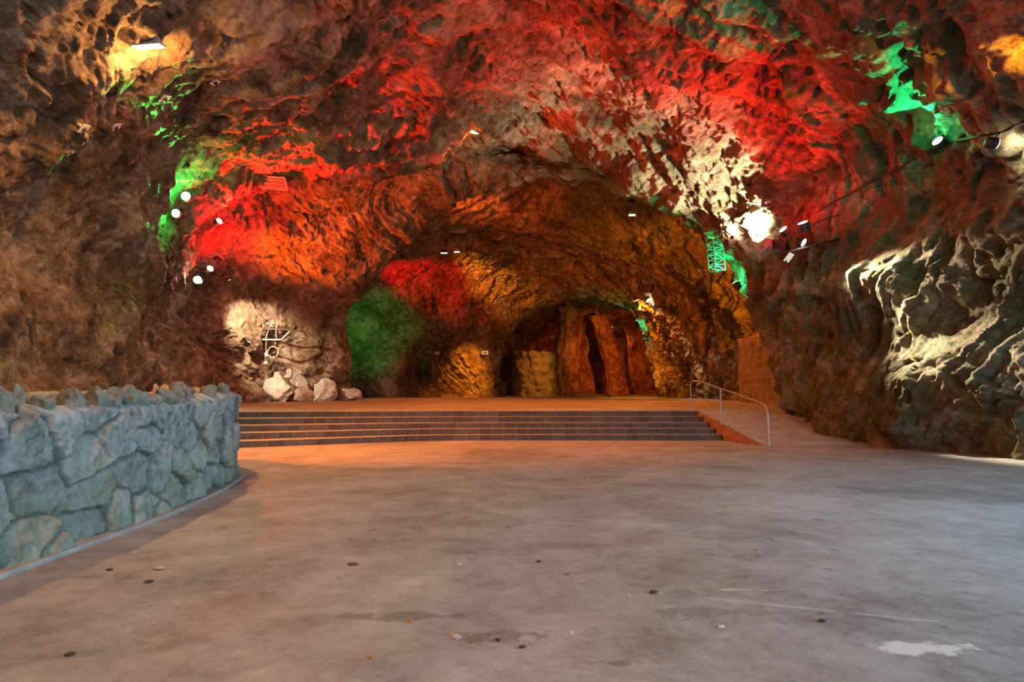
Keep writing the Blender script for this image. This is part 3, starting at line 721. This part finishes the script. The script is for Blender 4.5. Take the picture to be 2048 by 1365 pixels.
M['glassoff'] = simple('dull lamp glass', (.10, .085, .07), .3)

# left group
flood(297, 92, .5, (240, 260), GLOW, 2600, 'bright elongated warm floodlight on the upper left cave ceiling', w=.55, em=40, ang=150, facing=(.1, .2, -1), tilt=-.5, halo=330)
par(372, 393, 1.2, (190, 215), GREEN, 9000, 'round green spotlight glowing face-on at the left wall ridge', cambias=.0, r=.15, ang=48, halo=150)
par(352, 427, .8, (262, 405), GREEN, 6000, 'green spotlight seen edge-on just below the face-on green one', r=.14, ang=42, halo=90)
par(438, 443, 1.2, (760, 180), RED, 15000, 'red spotlight seen edge-on above the left recess', cambias=0, ang=85, Y=24.6)
par(420, 538, 1.6, (490, 460), RED, 3000, 'round red spotlight beside the white one in the left recess', cambias=1.4, r=.13, ang=130, halo=200, Y=25.6)
par(395, 560, 1.0, (372, 600), WHITE, 200, 'glaring white spotlight beneath the red one in the left recess', cambias=2.5, r=.15, em=60, ang=165, halo=25, Y=25.4)
par(457, 557, 1.3, (550, 720), WHITE, 5000, 'small white spotlight seen edge-on above the pale rock patch', r=.10, ang=52, halo=8, Y=29.2)
flood(547, 366, .8, (560, 600), WARM, 0, 'unlit grey box floodlight hanging on the left ceiling', w=.95, lit=False, facing=(-.1, -.65, -.75), tilt=-.15)
# middle ceiling
flood(945, 263, .35, (900, 900), WARM, 5000, 'bright horizontal halogen floodlight on the central ceiling lip', w=.5, em=40, ang=112, facing=(-.2, .12, -1), halo=60)
flood(915, 457, .6, (900, 700), WARM, 0, 'unlit wide grey ceiling fixture behind the arch rim', w=.95, lit=False, facing=(0, -.75, -.65), name='ceiling_fixture')
flood(888, 506, .9, (800, 700), WHITE, 60, 'black box lamp lit white underneath, left of its pair', w=.42, em=30, ang=140, facing=(0, -.12, -1), mat='housing', name='box_lamp')
flood(914, 504, .5, (1000, 800), WARM, 4000, 'small bright warm ceiling lamp, right of the black box lamp', w=.36, em=40, ang=120, facing=(0, -.2, -1), name='ceiling_lamp')
flood(755, 570, 1.0, (720, 700), GREEN, 0, 'unlit rectangular floodlight catching green light in the left niche', w=.6, lit=False, facing=(.3, -.6, -.7))
flood(1264, 430, .4, (1200, 800), WARM, 6000, 'small warm bar lamp on the inner ceiling right of centre', w=.36, em=40, ang=120, facing=(0, -.25, -1), name='bar_lamp')
flood(1218, 655, .5, (1180, 790), ORANGE, 900, 'small bar lamp deep in the back tunnel', w=.7, em=40, ang=160, facing=(0, -.3, -1), name='bar_lamp')
# cluster at the back arch
par(1272, 600, 1.0, (1325, 720), YEL, 3000, 'orange spotlight glowing on top of the back arch', cambias=.5, r=.17, ang=130)
par(1296, 601, .9, (1360, 660), WHITE, 1300, 'white spotlight beside the orange one at the back arch', cambias=.35, r=.16, ang=70)
par(1289, 668, 1.5, (1180, 605), TEAL, 120, 'green spotlight inside the back arch opening', cambias=.5, r=.22, ang=160, halo=60)
par(1293, 682, 1.2, (1280, 760), WHITE, 20, 'small white spotlight below the green one inside the back arch', cambias=.8, r=.13, ang=150, halo=0)
par(1280, 674, 1.2, (1230, 700), ORANGE, 900, 'small orange spotlight left of the green one inside the back arch', cambias=.6, r=.11, ang=150, em=8)
# right cluster
flood(1535, 492, .45, (1450, 370), WHITE, 5000, 'long grey floodlight throwing white light up the right vault', w=.9, em=14, ang=95, mat='grey')
par(1567, 460, .8, (1300, 150), RED, 6500, 'pale red spotlight seen edge-on beside the long floodlight', r=.13, ang=85)
par(1606, 447, 1.0, (1540, 250), RED, 2200, 'round red spotlight glowing on the right wall', cambias=.3, r=.15, ang=110, halo=90)
par(1606, 485, .8, (1735, 540), WHITE, 3000, 'white spotlight just beneath the red one on the right wall', cambias=.35, r=.12, ang=60, halo=10, Y=18.8)
flood(1577, 515, 1.4, (1890, 715), WHITE, 6000, 'square hooded floodlight shining down the right wall', w=.55, em=.7, ang=42, mat='housing', Y=18.3)
par(1472, 568, 1.0, W(1431, 495, 24.1), TEAL, 900, 'green spotlight on the rim below the lattice cage', cambias=.0, r=.13, ang=64, halo=100, Y=23.4)
par(1876, 283, .7, (1770, 170), TEAL, 1400, 'round green spotlight high on the right wall beside the cable', cambias=.2, r=.13, ang=85)
par(1990, 287, .4, (2060, 300), WHITE, 200, 'white spotlight seen edge-on at the far right of the vault', r=.12, ang=110, halo=10)
# lamps of the same kinds: some read off lit patches, some added as fill
def hid(p, t, c, w, ang, label, r=.13):
    p = Vector(p); d = (Vector(t) - p).normalized()
    base = empty('led_spotlight', p, label, 'spotlight')
    R = d.to_track_quat('Z', 'Y').to_matrix().to_4x4()
    MB().lathe([(r * .55, -r * 1.6), (r * .8, -r * 1.5), (r * 1.02, -r * .7), (r * 1.05, 0.01)], 20, R).build('housing', M['housing'], base, True)
    MB().lathe([(r * .93, .012), (.001, .03)], 20, R, cap=False).build('lens', lens_mat(c, 14), base, True)
    best = None
    for v in ((0, 0, 1), (1, 0, 0), (-1, 0, 0), (0, 1, 0), (0, 0, -1), (.7, 0, .7), (-.7, 0, .7), (0, .7, .7)):
        if (v[2] < 0 and p.z > 1.5) or d.dot(Vector(v)) > .7: continue
        q = bvh.ray_cast(p, Vector(v).normalized())
        if q[0] is not None and (best is None or q[3] < best[0]): best = (q[3], Vector(v).normalized())
    if best and p.y > 5: MB().tube([-d * r, -d * r + best[1] * (best[0] + .25)], .016, 6).build('bracket', M['housing'], base)
    spot_at(d * .06, d, c, w, ang, 1.0, .08, base); return base
T = lambda px, py: hit(px, py)[0]
hid((-9.95, 41.8, 6.6), T(880, 550), RED, 6500, 50, 'red spotlight hidden behind the left arch rim')
hid((-6.2, 38.5, 9.0), T(990, 560), (1, .44, .03), 13000, 24, 'small dark spotlight under the inner ceiling aimed at the yellow patch')
hid((-10.7, 43.0, 2.2), T(730, 650), (.005, 1, .12), 1100, 70, 'green spotlight hidden in the left niche')
hid((-10.5, 42.5, 1.2), T(775, 750), WHITE, 200, 34, 'white spotlight hidden low in the left niche')
hid((1.0, 42.0, 9.9), T(935, 755), YEL, 20000, 22, 'small dark spotlight on the inner ceiling aimed down at the back pier')
hid((11.0, 27.4, 4.9), T(1450, 560), (1, .23, .006), 9000, 80, 'amber spotlight hidden behind the right rim')
hid((6.0, 52.0, 8.3), (1.6, 57.3, 2.0), YEL, 3400, 44, 'small dark spotlight under the crown of the back arch')
hid((7.2, 50.5, 1.0), T(1312, 720), YEL, 1500, 60, 'added small floor spotlight boosting the yellow arch edge, in front of the tunnel columns')  # added lamp, boosts the yellow on the arch edge
hid((-3, 35, 11.0), (4, 48, 8), ORANGE, 1200, 120, 'added orange fill light high on the dark inner ceiling behind the great arch')  # added fill, warms the ambient tone of the inner chamber
hid((-12.0, 31.0, 3.6), T(680, 440), ORANGE, 6500, 76, 'amber spotlight hidden behind the left wall edge')
hid(W(399, 562, 28.4), W(360, 600, 26.6), WHITE, 350, 120, 'added white spotlight behind the glaring one, brightening the left wall edge')  # added lamp, doubles the glaring one so the wall edge catches light
hid((9.8, 11.5, 7.4), T(2030, 100), YEL, 1200, 60, 'amber spotlight out of frame on the upper right vault')
hid((-4, -2, 9.5), (-1.5, 7.5, 0), (1, .46, .19), 4600, 80, 'added warm fill light unseen behind the viewer, for the front floor')  # added fill lamp, warms the front floor
hid((-10.3, 12.5, 6.0), (-1.5, 18.5, 0), (1, .19, .02), 12000, 62, 'added warm fill light out of frame at upper left, for the floor by the steps')  # added fill lamp kept out of frame, turns the floor orange
hid(W(414, 548, 27.2), T(500, 445), RED, 3500, 110, 'added red spotlight tucked behind the face-on red one to redden the left recess')  # added lamp, lights the recess in place of the red one before it
hid((10.5, 57.5, 7.6), (8.5, 68, 2.5), (1, .14, .01), 3500, 90, 'added deep orange spotlight hidden inside the back tunnel, brightening its columns')  # added lamp, lifts the dark tunnel columns
hid((-11.5, 26.5, 6.5), (-9, 33, 3), ORANGE, 900, 120, 'added dim orange fill light hidden behind the left wall ridge')  # added dim fill for the lower recess
# ------------------------------------------------------------------ rock anchors
def anchor(px, py, size, pale, label, rot=.5):
    h = bvh0.ray_cast(EYE, ray(px, py).normalized()); n = h[1]
    if n.dot(ray(px, py)) > 0: n = -n
    p, _ = hit(px, py, .22 if pale else .12)
    base = empty('anchor_plate' if pale else 'anchor_block', p, label, 'rock anchor', 'pale anchor plates on the left ceiling' if pale else 'dark square anchor blocks in the ceiling')
    R = (n.to_track_quat('Z', 'Y').to_matrix() @ Matrix.Rotation(rot, 3, 'Z')).to_4x4()
    if pale:
        MB().box((0, 0, 0), (size, size, .02), R, .004).box((0, 0, -.3), (.05, .05, .6), R).build('plate', M['plate'], base)
        MB().lathe([(.055, .01), (.055, .03), (.03, .032), (.03, .09), (.001, .095)], 8, R).build('bolt', M['darkplate'], base)
    else:
        MB().box((0, 0, -.06), (size, size, .16), R, .012).build('block', M['darkplate'], base)
        MB().lathe([(.05, .02), (.05, .05), (.001, .055)], 6, R).build('bolt', M['rust'], base)
for a in [(168, 258, .24, 'pale square anchor plate lit green, left of its green-lit twin', .3), (232, 255, .25, 'pale square anchor plate lit green, nearest above the green spotlights', .7),
          (330, 198, .25, 'pale anchor plate just below the bright warm ceiling floodlight', .6), (430, 165, .22, 'small pale anchor plate furthest right on the left ceiling', .4)]:
    anchor(a[0], a[1], a[2], True, a[3], a[4])
for a in [(450, 85, .24, 'dark anchor block right of the warm floodlight near the top'), (387, 137, .34, 'largest dark anchor block right below the warm floodlight'),
          (538, 91, .18, 'small dark anchor block high on the reddish ceiling'), (529, 180, .22, 'dark anchor block between the ceiling seam and red area'),
          (232, 197, .22, 'dark anchor block amid the green lit speckles'), (381, 249, .26, 'dark anchor block under the ceiling seam left of centre'),
          (445, 242, .2, 'faint dark anchor block above the grey box floodlight'), (490, 240, .16, 'tiny dark anchor block next to the faint one'),
          (263, 322, .22, 'dark anchor block above the green lit left ridge'), (374, 334, .18, 'dark anchor block straight above the round green spotlight'),
          (352, 34, .22, 'dark anchor block at the top of the frame above the floodlight'), (440, 299, .15, 'small dark anchor block left of the red ceiling'),
          (700, 42, .2, 'dark anchor block on the top centre ceiling'), (1228, 415, .28, 'dark anchor block left of the inner bar lamp'), (1262, 405, .28, 'dark anchor block above the inner bar lamp')]:
    anchor(a[0], a[1], a[2], False, a[3], random.uniform(.1, 1.3))

# ------------------------------------------------------------------ cables
def cable(pix, label, r=.025, off=.1, mat='cable', name='power_cable'):
    pts = [hit(x, y, off)[0] for x, y in pix]
    o = MB().tube(smooth_path(pts, 6), r, 8).build(name, M[mat], None, True)
    return tag(o, label, 'cable')
cable([(1632, 425), (1665, 405), (1700, 388), (1735, 368), (1770, 350), (1805, 332), (1835, 310), (1862, 296)], 'black cable running from the red spotlight up to the green one on the right wall', .028, .25)
cable([(1890, 285), (1925, 279), (1960, 272), (2000, 266), (2030, 252), (2060, 243)], 'black cable leaving the upper right green spotlight towards the frame edge', .028, .2)
cable([(1590, 462), (1578, 480), (1560, 490), (1545, 500)], 'short cable looping between the clustered lamps on the right wall', .02, .35)
cable([(1225, 598), (1240, 604), (1252, 612), (1268, 608), (1285, 611)], 'cable strung between the lamps on top of the back arch', .03, .8)
cable([(1262, 690), (1275, 686), (1290, 685), (1305, 676)], 'cable carrying the small lamps inside the back arch', .03, 1.0)

# ------------------------------------------------------------------ lattice cage hanging on the right rim
p = W(1431, 503, 24.1)
cage = empty('lattice_truss', p, 'hanging lattice truss section lit green beside the orange right wall', 'truss')
sc_ = p.y / F_PX; w = 11.5 * sc_; hh = 40 * sc_
R = Matrix.Rotation(-.06, 4, 'Y') @ Matrix.Rotation(.3, 4, 'Z')
for sx in (-1, 1):
    for sy in (-1, 1): MB().tube([R @ Vector((sx * w, sy * w, -hh)), R @ Vector((sx * w, sy * w, hh))], .028, 8).build('chord', M['metal'], cage, True)
nb = 7
for k in range(nb + 1):
    z = -hh + 2 * hh * k / nb; c_ = [R @ Vector((sx * w, sy * w, z)) for sx, sy in ((-1, -1), (1, -1), (1, 1), (-1, 1))]
    MB().tube(c_ + [c_[0]], .016, 6).build('rung_frame', M['metal'], cage)
    if k < nb:
        z2 = z + 2 * hh / nb; s_ = 1 if k % 2 else -1
        for sy in (-1, 1): MB().tube([R @ Vector((-w * s_, sy * w, z)), R @ Vector((w * s_, sy * w, z2))], .014, 6).build('diagonal', M['metal'], cage)
MB().tube([R @ Vector((0, w, hh)), R @ Vector((1.2, w - .6, hh + .5))], .03, 8).build('wall_arm', M['metal'], cage)

# ------------------------------------------------------------------ spent rack with coiled wire and lantern in the left recess
p, n = hit(540, 690, .9)
k_ = p.y / F_PX
def rk(px, py, dy=0): return Vector(((px - 540) * k_, dy, -(py - 690) * k_))
rack = empty('bracket_rack', p, 'thin metal rack with hook bars and drooping wires on the left recess wall', 'rack')
MB().tube(smooth_path([rk(503, 654), rk(505, 658), rk(510, 659), rk(560, 659), rk(600, 661, .8)], 4), .035, 8).build('hook_bar', M['rust'], rack, True)
MB().tube([rk(510, 679), rk(562, 680), rk(578, 664)], .04, 8).build('lower_bar', M['plate'], rack, True)
for x0, x1 in ((520, 513), (526, 520), (545, 553), (535, 531)): MB().tube(smooth_path([rk(x0 + 8, 645), rk((x0 + x1) / 2 + 2, 664), rk(x1, 679)], 4), .018, 6).build('wire', M['plate'], rack, True)
MB().tube([rk(532, 680), rk(532, 702)], .015, 6).build('drop_wire', M['plate'], rack)
MB().tube([rk(531, 645), rk(545, 654)], .02, 6).build('stay', M['plate'], rack)
MB().tube([rk(540, 660, 0), rk(540, 662, 1.1)], .04, 6).build('wall_arm', M['rust'], rack)
lan = empty('lantern', p + rk(533, 718), 'small grey cylinder lantern hanging on a wire under the rack', 'lantern')
MB().lathe([(.07, -.28), (.1, -.26), (.1, -.18), (.085, -.17), (.085, .2), (.1, .21), (.1, .26), (.03, .32), (.02, .42)], 18).build('housing', M['grey'], lan, True)
MB().lathe([(.088, -.12), (.09, .12)], 18, cap=False).build('glass', M['glassoff'], lan, True)
ring_ = [Vector((.27 * math.cos(a), .05 * math.sin(3 * a), .27 * math.sin(a))) for a in np.linspace(0, 2 * PI * 2, 60)]
coil = MB().tube([p + rk(546, 705) + v for v in ring_], .025, 6).build('wire_coil', M['plate'], None, True)
tag(coil, 'pale coil of wire hanging beside the small lantern', 'coil')

# ------------------------------------------------------------------ boulders by the foot of the left recess
for i, (px, py, Y_, rad, lb) in enumerate([(556, 782, 34.6, (1.0, .8, .9), 'pale pointed boulder, largest and furthest left by the recess foot'), (590, 770, 35.9, (.85, .6, 1.1), 'tall pale boulder standing behind the largest one'),
        (607, 792, 34.3, (.5, .45, .5), 'low broken boulder right of the largest boulder'), (652, 788, 36.2, (.85, .7, .75), 'rounded boulder at the foot of the arch pier'),
        (698, 792, 37.6, (.6, .55, .5), 'flat boulder furthest right against the arch pier'), (632, 800, 36.5, (.4, .4, .25), 'small stone lying between the two boulder heaps')]):
    c = W(px, py, Y_); tag(rock_mesh('boulder', rad, 61 + i, M['boulder'], None, (c.x, c.y, max(c.z, HP + rad[2] * .35)), 0, 5, .22, 12), lb, 'boulder', 'boulders at the recess foot')

# ------------------------------------------------------------------ signs on the back pier
p, n = hit(970, 706, .35)
sg = empty('exit_sign', p, 'small illuminated escape sign box with a dark arrow on the back pier', 'sign')
MB().box((0, 0, 0), (.52, .12, .30), None, .015).build('box', M['grey'], sg)
MB().box((0, -.064, 0), (.48, .008, .26)).build('panel', emis('sign glow', (1, .62, .25), .5), sg)
MB().add([(-.16, -.07, -.03), (.02, -.07, -.03), (.02, -.07, -.09), (.16, -.07, 0), (.02, -.07, .09), (.02, -.07, .03), (-.16, -.07, .03)], [(0, 1, 2, 3, 4, 5, 6)]).build('pictogram', M['housing'], sg)
p, n = hit(874, 707, .3)
bx_ = empty('junction_box', p, 'small pale box fixed on the left edge of the back pier', 'box')
MB().box((0, 0, 0), (.34, .16, .24), None, .02).build('body', M['plate'], bx_); MB().box((0, -.085, 0), (.28, .012, .18), None, .004).build('lid', M['grey'], bx_)

# dark speaker boxes beside the lamps
def speaker(px, py, off, w, h_, label, rz=0.0):
    p, n = hit(px, py, off); b = empty('loudspeaker', p, label, 'loudspeaker')
    R = Matrix.Rotation(rz, 4, 'Z') @ Matrix.Rotation(.25, 4, 'X')
    MB().add([(-w * .38, .16, -h_ / 2), (w * .38, .16, -h_ / 2), (w * .38, .16, h_ / 2), (-w * .38, .16, h_ / 2), (-w / 2, -.16, -h_ / 2), (w / 2, -.16, -h_ / 2), (w / 2, -.16, h_ / 2), (-w / 2, -.16, h_ / 2)],
             [(0, 1, 5, 4), (1, 2, 6, 5), (2, 3, 7, 6), (3, 0, 4, 7), (0, 3, 2, 1), (4, 5, 6, 7)], R).build('cabinet', M['housing'], b)
    MB().box((0, -.165, 0), (w * .9, .012, h_ * .92), R, .003).build('grille', M['darkplate'], b)
    MB().tube([R @ Vector((0, .15, 0)), R @ Vector((0, .15 + off + .3, .1))], .02, 6).build('bracket', M['rust'], b)
speaker(1558, 484, .7, .26, .44, 'small dark loudspeaker between the long floodlight and white spotlight', .2)
speaker(1245, 613, 1.0, .45, .55, 'dark loudspeaker under the left side of the back arch lamps', -.3)
p, n = hit(1281, 617, 1.0)
sh = empty('shaded_lamp', p, 'small conical shaded lamp hanging below the orange arch spotlight', 'lamp')
MB().lathe([(.06, .16), (.09, .12), (.2, -.1), (.19, -.1), (.08, .1)], 20).build('shade', M['rust'], sh, True)
MB().lathe([(.001, -.13), (.07, -.1), (.08, -.04), (.04, .05)], 14).build('bulb', lens_mat(WHITE, 8), sh, True)
MB().tube([(0, 0, .14), (0, .3, .5)], .015, 6).build('cord', M['cable'], sh)

# ------------------------------------------------------------------ rail beyond the stone wall, weed on its crest
br = empty('barrier_rail', (-10.9, 15.4, 0), 'thin metal rail seen over the crest of the stone wall at far left', 'railing')
MB().tube([(-1.4, -.3, 1.40), (1.6, .1, 1.42)], .022, 8).build('top_rail', M['rust'], br, True)
for t in (0, .5, 1): MB().tube([(-1.3 + 2.8 * t, -.29 + .37 * t, 0), (-1.3 + 2.8 * t, -.29 + .37 * t, 1.4)], .02, 8).build('post', M['rust'], br, True)
leafm = simple('dry leaf', (.42, .26, .06), .7); leafd = simple('dark dead leaf', (.10, .045, .03), .8); pebm = simple('pale stone chip', (.62, .52, .42), .8)
c_ = W(262, 792, 7.75)
wd = empty('weed_tuft', (c_.x, c_.y, c_.z - .05), 'small yellow-green weed growing on the crest of the stone wall', 'plant')
for k in range(14):
    a = k * 2.4; l_ = random.uniform(.04, .08); d = Vector((math.cos(a) * .5, math.sin(a) * .5, 1)).normalized(); q = d.cross(Vector((0, 0, 1))).normalized() * .012
    MB().add([-q, q, d * l_ * .6 + q * 1.6, d * l_ + Vector((0, 0, -.008)), d * l_ * .6 - q * 1.6], [(0, 1, 2, 3, 4)]).build('leaf', leafm, wd)

# ------------------------------------------------------------------ litter on the floor
def fl(px, py): 
    d = ray(px, py); return EYE + d * (-EYE.z / d.z)
def chip(px, py, s_, seed, lb, mat=None):
    c = fl(px, py); o = rock_mesh('stone_chip', (s_, s_ * .7, s_ * .45), seed, mat or pebm, None, (c.x, c.y, s_ * .25), 0, 3, .3, 8); tag(o, lb, 'stone', 'small stone chips on the floor')
def leaf(px, py, s_, lb, mat=None, rz=0.0):
    c = fl(px, py); vs = []; fs = []; n_ = 9
    for i in range(n_):
        t = i / (n_ - 1); w_ = s_ * .36 * math.sin(PI * min(1, t * .92 + .06)) * (1 - .15 * (i % 2))
        z = .004 + s_ * .10 * (2 * t - 1) ** 2
        vs += [(s_ * (t - .5), -w_, z + w_ * .4), (s_ * (t - .5), 0, z * .6), (s_ * (t - .5), w_, z + w_ * .55)]
    for i in range(n_ - 1):
        a = i * 3; fs += [(a, a + 3, a + 4, a + 1), (a + 1, a + 4, a + 5, a + 2)]
    o = from_pydata('dead_leaf', vs, fs, mat or leafd, None, True); o.location = (c.x, c.y, .001); o.rotation_euler.z = rz
    m = o.modifiers.new('thick', 'SOLIDIFY'); m.thickness = .002
    tag(o, lb, 'leaf', 'dead leaves on the floor')
chip(913, 1277, .035, 1, 'largest pale stone chip, in the foreground left of centre'); chip(820, 1246, .022, 2, 'orange-tinted stone chip up-left of the largest chip', leafm)
chip(1442, 1256, .026, 3, 'pale stone chip in the foreground right of centre'); chip(1258, 1193, .018, 4, 'tiny pale chip beside the dark leaf right of centre')
chip(920, 1131, .022, 5, 'pale chip in the middle floor, right of the row of leaves'); chip(776, 1062 + 40, .014, 6, 'tiny pale chip left of the middle chip')
chip(1143, 1267, .018, 7, 'small chip midway between the two foreground chips'); chip(745, 1318, .022, 8, 'small chip near the bottom edge left of centre', leafm)
chip(680, 1158, .018, 9, 'orange-tinted chip left of the floor stains', leafm); chip(1140, 987, .018, 10, 'tiny pale chip on the far floor near the middle')
leaf(1308, 1187, .075, 'dark curled leaf right of centre in the foreground', leafd, .4); leaf(1078, 1125, .06, 'small dark leaf near the middle of the floor', leafd, 1.2)
leaf(706, 1131, .09, 'reddish brown leaf left of the middle floor', simple('red leaf', (.3, .08, .05), .8), .1); leaf(318, 1140, .1, 'pale flat leaf near the stone wall shadow', pebm, .0)
leaf(298, 1166, .07, 'dark leaf just below the pale flat leaf', leafd, .7); leaf(219, 1142, .06, 'tiny red-brown leaf close to the wall kerb', leafd, .2)
leaf(140, 1312, .06, 'dark leaf near the lower left corner', leafd, .9); leaf(995, 1282, .05, 'small dark leaf right of the largest stone chip', leafd, 2.1)
leaf(1644, 1244, .06, 'dark leaf in the right foreground', leafd, 1.7); leaf(1045, 1297, .045, 'tiny dark leaf below the middle floor stains', leafd, .3)
